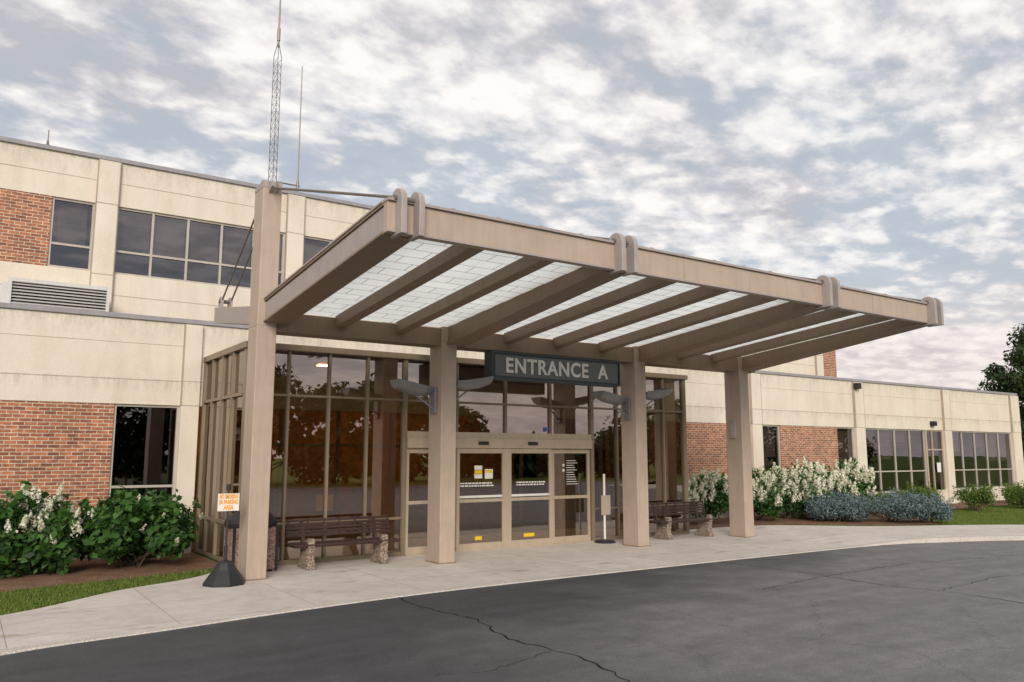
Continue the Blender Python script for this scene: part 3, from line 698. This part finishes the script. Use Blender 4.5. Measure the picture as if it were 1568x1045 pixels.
# ------------------------------------------------------------------ vegetation
def leafmesh(name,P,Nn,size,mat,parent=None,aspect=.55,extra=None):
    n=len(P); 
    Nn=Nn/np.linalg.norm(Nn,axis=1,keepdims=True)
    r=rng.normal(size=(n,3)); t=np.cross(Nn,r); t/=np.linalg.norm(t,axis=1,keepdims=True); b=np.cross(Nn,t)
    s=(size*(.6+.8*rng.random(n)))[:,None]
    v=np.empty((n,4,3)); v[:,0]=P-t*s*.5; v[:,1]=P+b*s*.5*aspect+Nn*s*.06; v[:,2]=P+t*s*.5; v[:,3]=P-b*s*.5*aspect+Nn*s*.06
    me=bpy.data.meshes.new(name); me.vertices.add(n*4); me.vertices.foreach_set('co',v.reshape(-1))
    me.loops.add(n*4); me.loops.foreach_set('vertex_index',np.arange(n*4,dtype=np.int32))
    me.polygons.add(n); me.polygons.foreach_set('loop_start',np.arange(0,n*4,4,dtype=np.int32)); 
    try: me.polygons.foreach_set('loop_total',np.full(n,4,dtype=np.int32))
    except Exception: pass
    me.update(calc_edges=True); me.validate()
    ob=bpy.data.objects.new(name,me); COL.objects.link(ob); me.materials.append(M[mat])
    if parent: ob.parent=parent
    return ob
def cloud(c,rad,n,shell=.35):
    d=rng.normal(size=(n,3)); d/=np.linalg.norm(d,axis=1,keepdims=True)
    r=1-shell*rng.random(n)**1.5+.10*rng.normal(size=n)
    p=d*r[:,None]*np.array(rad)+np.array(c)
    nn=d+rng.normal(size=(n,3))*.55; nn[:,2]+=.3
    return p,nn
def shrub(name,c,rx,ry,h,nl,size,mat,clumps=16,blooms=0,bsize=.17,aspect=.6):
    e=empty(name); Ps=[];Ns=[];cl=[]
    for i in range(clumps):
        a=random.uniform(0,2*math.pi); q=math.sqrt(random.random())*.74
        cz=h*(.28+.46*random.random()*(1-q*.5))
        cl.append(((c[0]+rx*q*math.cos(a),c[1]+ry*q*math.sin(a),cz),(rx*random.uniform(.24,.40),ry*random.uniform(.24,.40),h*random.uniform(.17,.30))))
    for cc_,rr in cl:
        p,nn=cloud(cc_,rr,nl//clumps,.5); Ps.append(p);Ns.append(nn)
    for i in range(clumps*2):
        cc_,rr=random.choice(cl); a=random.uniform(0,6.28)
        p0=np.array(cc_)+np.array([rr[0]*math.cos(a)*.8,rr[1]*math.sin(a)*.8,rr[2]*.6]); k=14
        t=rng.random(k); Ps.append(p0+np.array([.1*math.cos(a),.1*math.sin(a),.28])[None,:]*t[:,None]*h*.7+rng.normal(size=(k,3))*.035); Ns.append(rng.normal(size=(k,3))+np.array([0,0,.6]))
    P=np.concatenate(Ps);Nn=np.concatenate(Ns); P[:,2]=np.maximum(P[:,2],.03+.1*rng.random(len(P)))
    leafmesh('foliage',P,Nn,size,mat,e,aspect)
    segs=[]
    for i in range(10):
        a=random.uniform(0,6.28); cc_=random.choice(cl)[0]
        segs.append(((c[0]+.15*math.cos(a),c[1]+.15*math.sin(a),0),cc_,.02,.01))
    tube('stems',segs,.01,'bark',e,n=5)
    if blooms:
        BP=[];BN=[]
        for i in range(blooms):
            cc_,rr=random.choice(cl)
            d=Vector((random.gauss(0,1),random.gauss(0,1)-.5,abs(random.gauss(.3,.8)))).normalized()
            p0=np.array(cc_)+np.array([d.x*rr[0],d.y*rr[1],d.z*rr[2]])*1.18
            up_=np.array([d.x*.5,d.y*.5,d.z*.5+.8]); up_/=np.linalg.norm(up_)
            m_=50; t=rng.random(m_); L_=bsize*random.uniform(.8,1.5); q=rng.normal(size=(m_,3)); q/=np.linalg.norm(q,axis=1,keepdims=True)
            pp=p0+up_*(t*L_)[:,None]+q*(bsize*.42*(1-t*.75))[:,None]
            BP.append(pp);BN.append(q+rng.normal(size=(m_,3))*.3)
        leafmesh('blooms',np.concatenate(BP),np.concatenate(BN),bsize*.28,'petal',e,.9)
    return e
shrub('hydrangea_bush',(-3.25,2.75),1.12,.95,1.55,6500,.15,'leaf_h',24,95,bsize=.17)
shrub('hydrangea_bush',(-1.42,2.75),1.15,.95,1.55,7500,.16,'leaf_h',26,38,bsize=.10)
shrub('hydrangea_bush',(-5.6,2.75),1.15,.95,1.5,5000,.14,'leaf_h',18,50,bsize=.12)
for (x,y,r,h,b) in ((13.2,3.4,.9,1.5,100),(14.7,3.3,1.0,1.6,150),(16.9,3.2,1.0,1.7,150),(18.3,3.0,1.15,1.85,190),(20.0,3.0,1.15,1.9,200),(21.6,3.0,1.05,1.95,170)):
    shrub('hydrangea_bush',(x,y),r,.9,h,4200,.11,'leaf_h',18,b,bsize=.21)
for (x,y,r,h) in ((18.6,1.35,1.05,.78),(19.9,.4,1.25,.9),(20.6,-.4,.9,.75),(19.3,1.7,.9,.85)):
    shrub('juniper_bush',(x,y),r,r,h*1.1,6500,.085,'leaf_j',30,0,aspect=.35)
for (x,y,r,h) in ((24.2,1.9,.95,.95),(22.9,2.6,.8,.8),(27.3,1.5,.75,.95),(30.3,1.1,.85,.95),(33.5,2.6,.8,.9),(26,3,.8,.9)):
    shrub('boxwood_shrub',(x,y),r,r,h*1.15,3500,.07,'leaf_y',18,0)

def tree(name,x,y,h,r,n,size,parent=None,clumps=30,low=.30,smin=.20,smax=.36):
    e=parent or empty(name); Ps=[];Ns=[];segs=[]
    th=h*.35
    segs.append(((x,y,-.05),(x+.1,y,th),.03*h,.018*h)); segs.append(((x+.1,y,th),(x,y+.1,h*.8),.018*h,.005*h))
    for i in range(clumps):
        a=random.uniform(0,6.28); t=random.random(); zc=h*(low+(.92-low)*t); q=r*(.85*math.sin(math.pi*min(1,.22+.74*t))**.7)*math.sqrt(random.random())
        c=(x+q*math.cos(a),y+q*math.sin(a),zc); s_=r*random.uniform(smin,smax)
        p,nn=cloud(c,(s_,s_,s_*.75),n//clumps,.8); Ps.append(p);Ns.append(nn)
        segs.append(((x+.05,y,min(max(zc-.15*h,.1*h),h*.75)),c,.007*h,.002*h))
    return e,np.concatenate(Ps),np.concatenate(Ns),segs
e,P,Nn,segs=tree('deciduous_tree',46.6,6.4,10.0,4.1,36000,.22,clumps=90,low=.18,smin=.14,smax=.28)
leafmesh('crown',P,Nn,.24,'leaf_t',e); tube('trunk_and_limbs',segs,.1,'bark',e,n=7)
def mass(name,specs,size,n,low=.1,clumps=30):
    e=empty(name);PP=[];NN=[];SS=[]
    for x,y,h,r in specs:
        _,P,Nn,s_=tree('',x,y,h,r,n,size,parent=e,clumps=clumps,low=low,smin=.26,smax=.42); PP.append(P);NN.append(Nn);SS+=s_
    leafmesh('crowns',np.concatenate(PP),np.concatenate(NN),size,'leaf_t',e); tube('trunks',SS,.1,'bark',e,n=5)
# tree belt on the far side of the drive (seen mirrored in the glazing)
sp=[(-16,-44,8,5),(-9,-46,8.5,5),(-2,-45,8,5),(4,-44,8.5,5),(9,-42,8,4.5),(14,-41,8.2,4.5),(18.5,-40,7.2,4),(22.5,-41,8,4),(26.5,-43,7.2,3.8),(32.5,-45,6.3,3),(36.5,-46,3.4,3),(40.5,-45,3.6,3),(44.5,-46,3.2,3),(48.5,-44,4.2,3.4),(53,-45,7,4.2),(60,-46,8,5),(67,-48,8,4.5),(75,-50,9,5),(85,-50,9,6),(95,-50,9,6),(106,-50,9,6)]
mass('distant_tree_row',sp,.62,2600)
sp=[(150+i*22,95+i*20,random.uniform(9,12),9) for i in range(5)]
sp+=[(66,3,8,4.5),(62,14,5,4)]
mass('distant_tree_row',sp,.9,1800)

# grass blades on visible lawns
def inpoly(p,poly):
    x,y=p[:,0],p[:,1]; ins=np.zeros(len(p),bool); j=len(poly)-1
    for i in range(len(poly)):
        xi,yi=poly[i];xj,yj=poly[j]
        c=((yi>y)!=(yj>y))&(x<(xj-xi)*(y-yi)/(yj-yi+1e-12)+xi); ins^=c; j=i
    return ins
def blades(polys,counts,size):
    Ps=[]
    for poly,n in zip(polys,counts):
        a=np.array(poly); p=rng.random((n,2))*(a.max(0)-a.min(0))+a.min(0); p=p[inpoly(p,poly)]; Ps.append(p)
    p=np.concatenate(Ps); n=len(p)
    h=size*(.5+.9*rng.random(n)); ang=rng.random(n)*6.28; wv=np.stack([np.cos(ang),np.sin(ang)],1)*.006*(1+rng.random(n))[:,None]
    lean=rng.normal(size=(n,2))*.018
    v=np.zeros((n,3,3)); v[:,0,:2]=p-wv; v[:,1,:2]=p+wv; v[:,2,:2]=p+lean; v[:,2,2]=h
    me=bpy.data.meshes.new('lawn_grass'); me.vertices.add(n*3); me.vertices.foreach_set('co',v.reshape(-1)); me.loops.add(n*3); me.loops.foreach_set('vertex_index',np.arange(n*3,dtype=np.int32))
    me.polygons.add(n); me.polygons.foreach_set('loop_start',np.arange(0,n*3,3,dtype=np.int32))
    try: me.polygons.foreach_set('loop_total',np.full(n,3,dtype=np.int32))
    except Exception: pass
    me.update(calc_edges=True); me.materials.append(M['grassblade'])
    ob=bpy.data.objects.new('lawn_grass',me); COL.objects.link(ob)
blades([[(-9,-4.7),(-6.3,-3.1),(-3.64,-1.46),(-2.07,-.1),(-.47,.95),(-.2,1.5),(-.75,1.4),(-2,1.08),(-3.5,.78),(-9,.8)],
        [(14.0,2.1),(14.9,1.15),(17.2,-.75),(21.07,-2.85),(27,-7.4),(38,-7),(38,2.5),(22.5,2.1),(21.8,.6),(20.5,-.9),(19.0,-.6),(17.5,.6),(15.8,1.9)]],[70000,90000],.045)
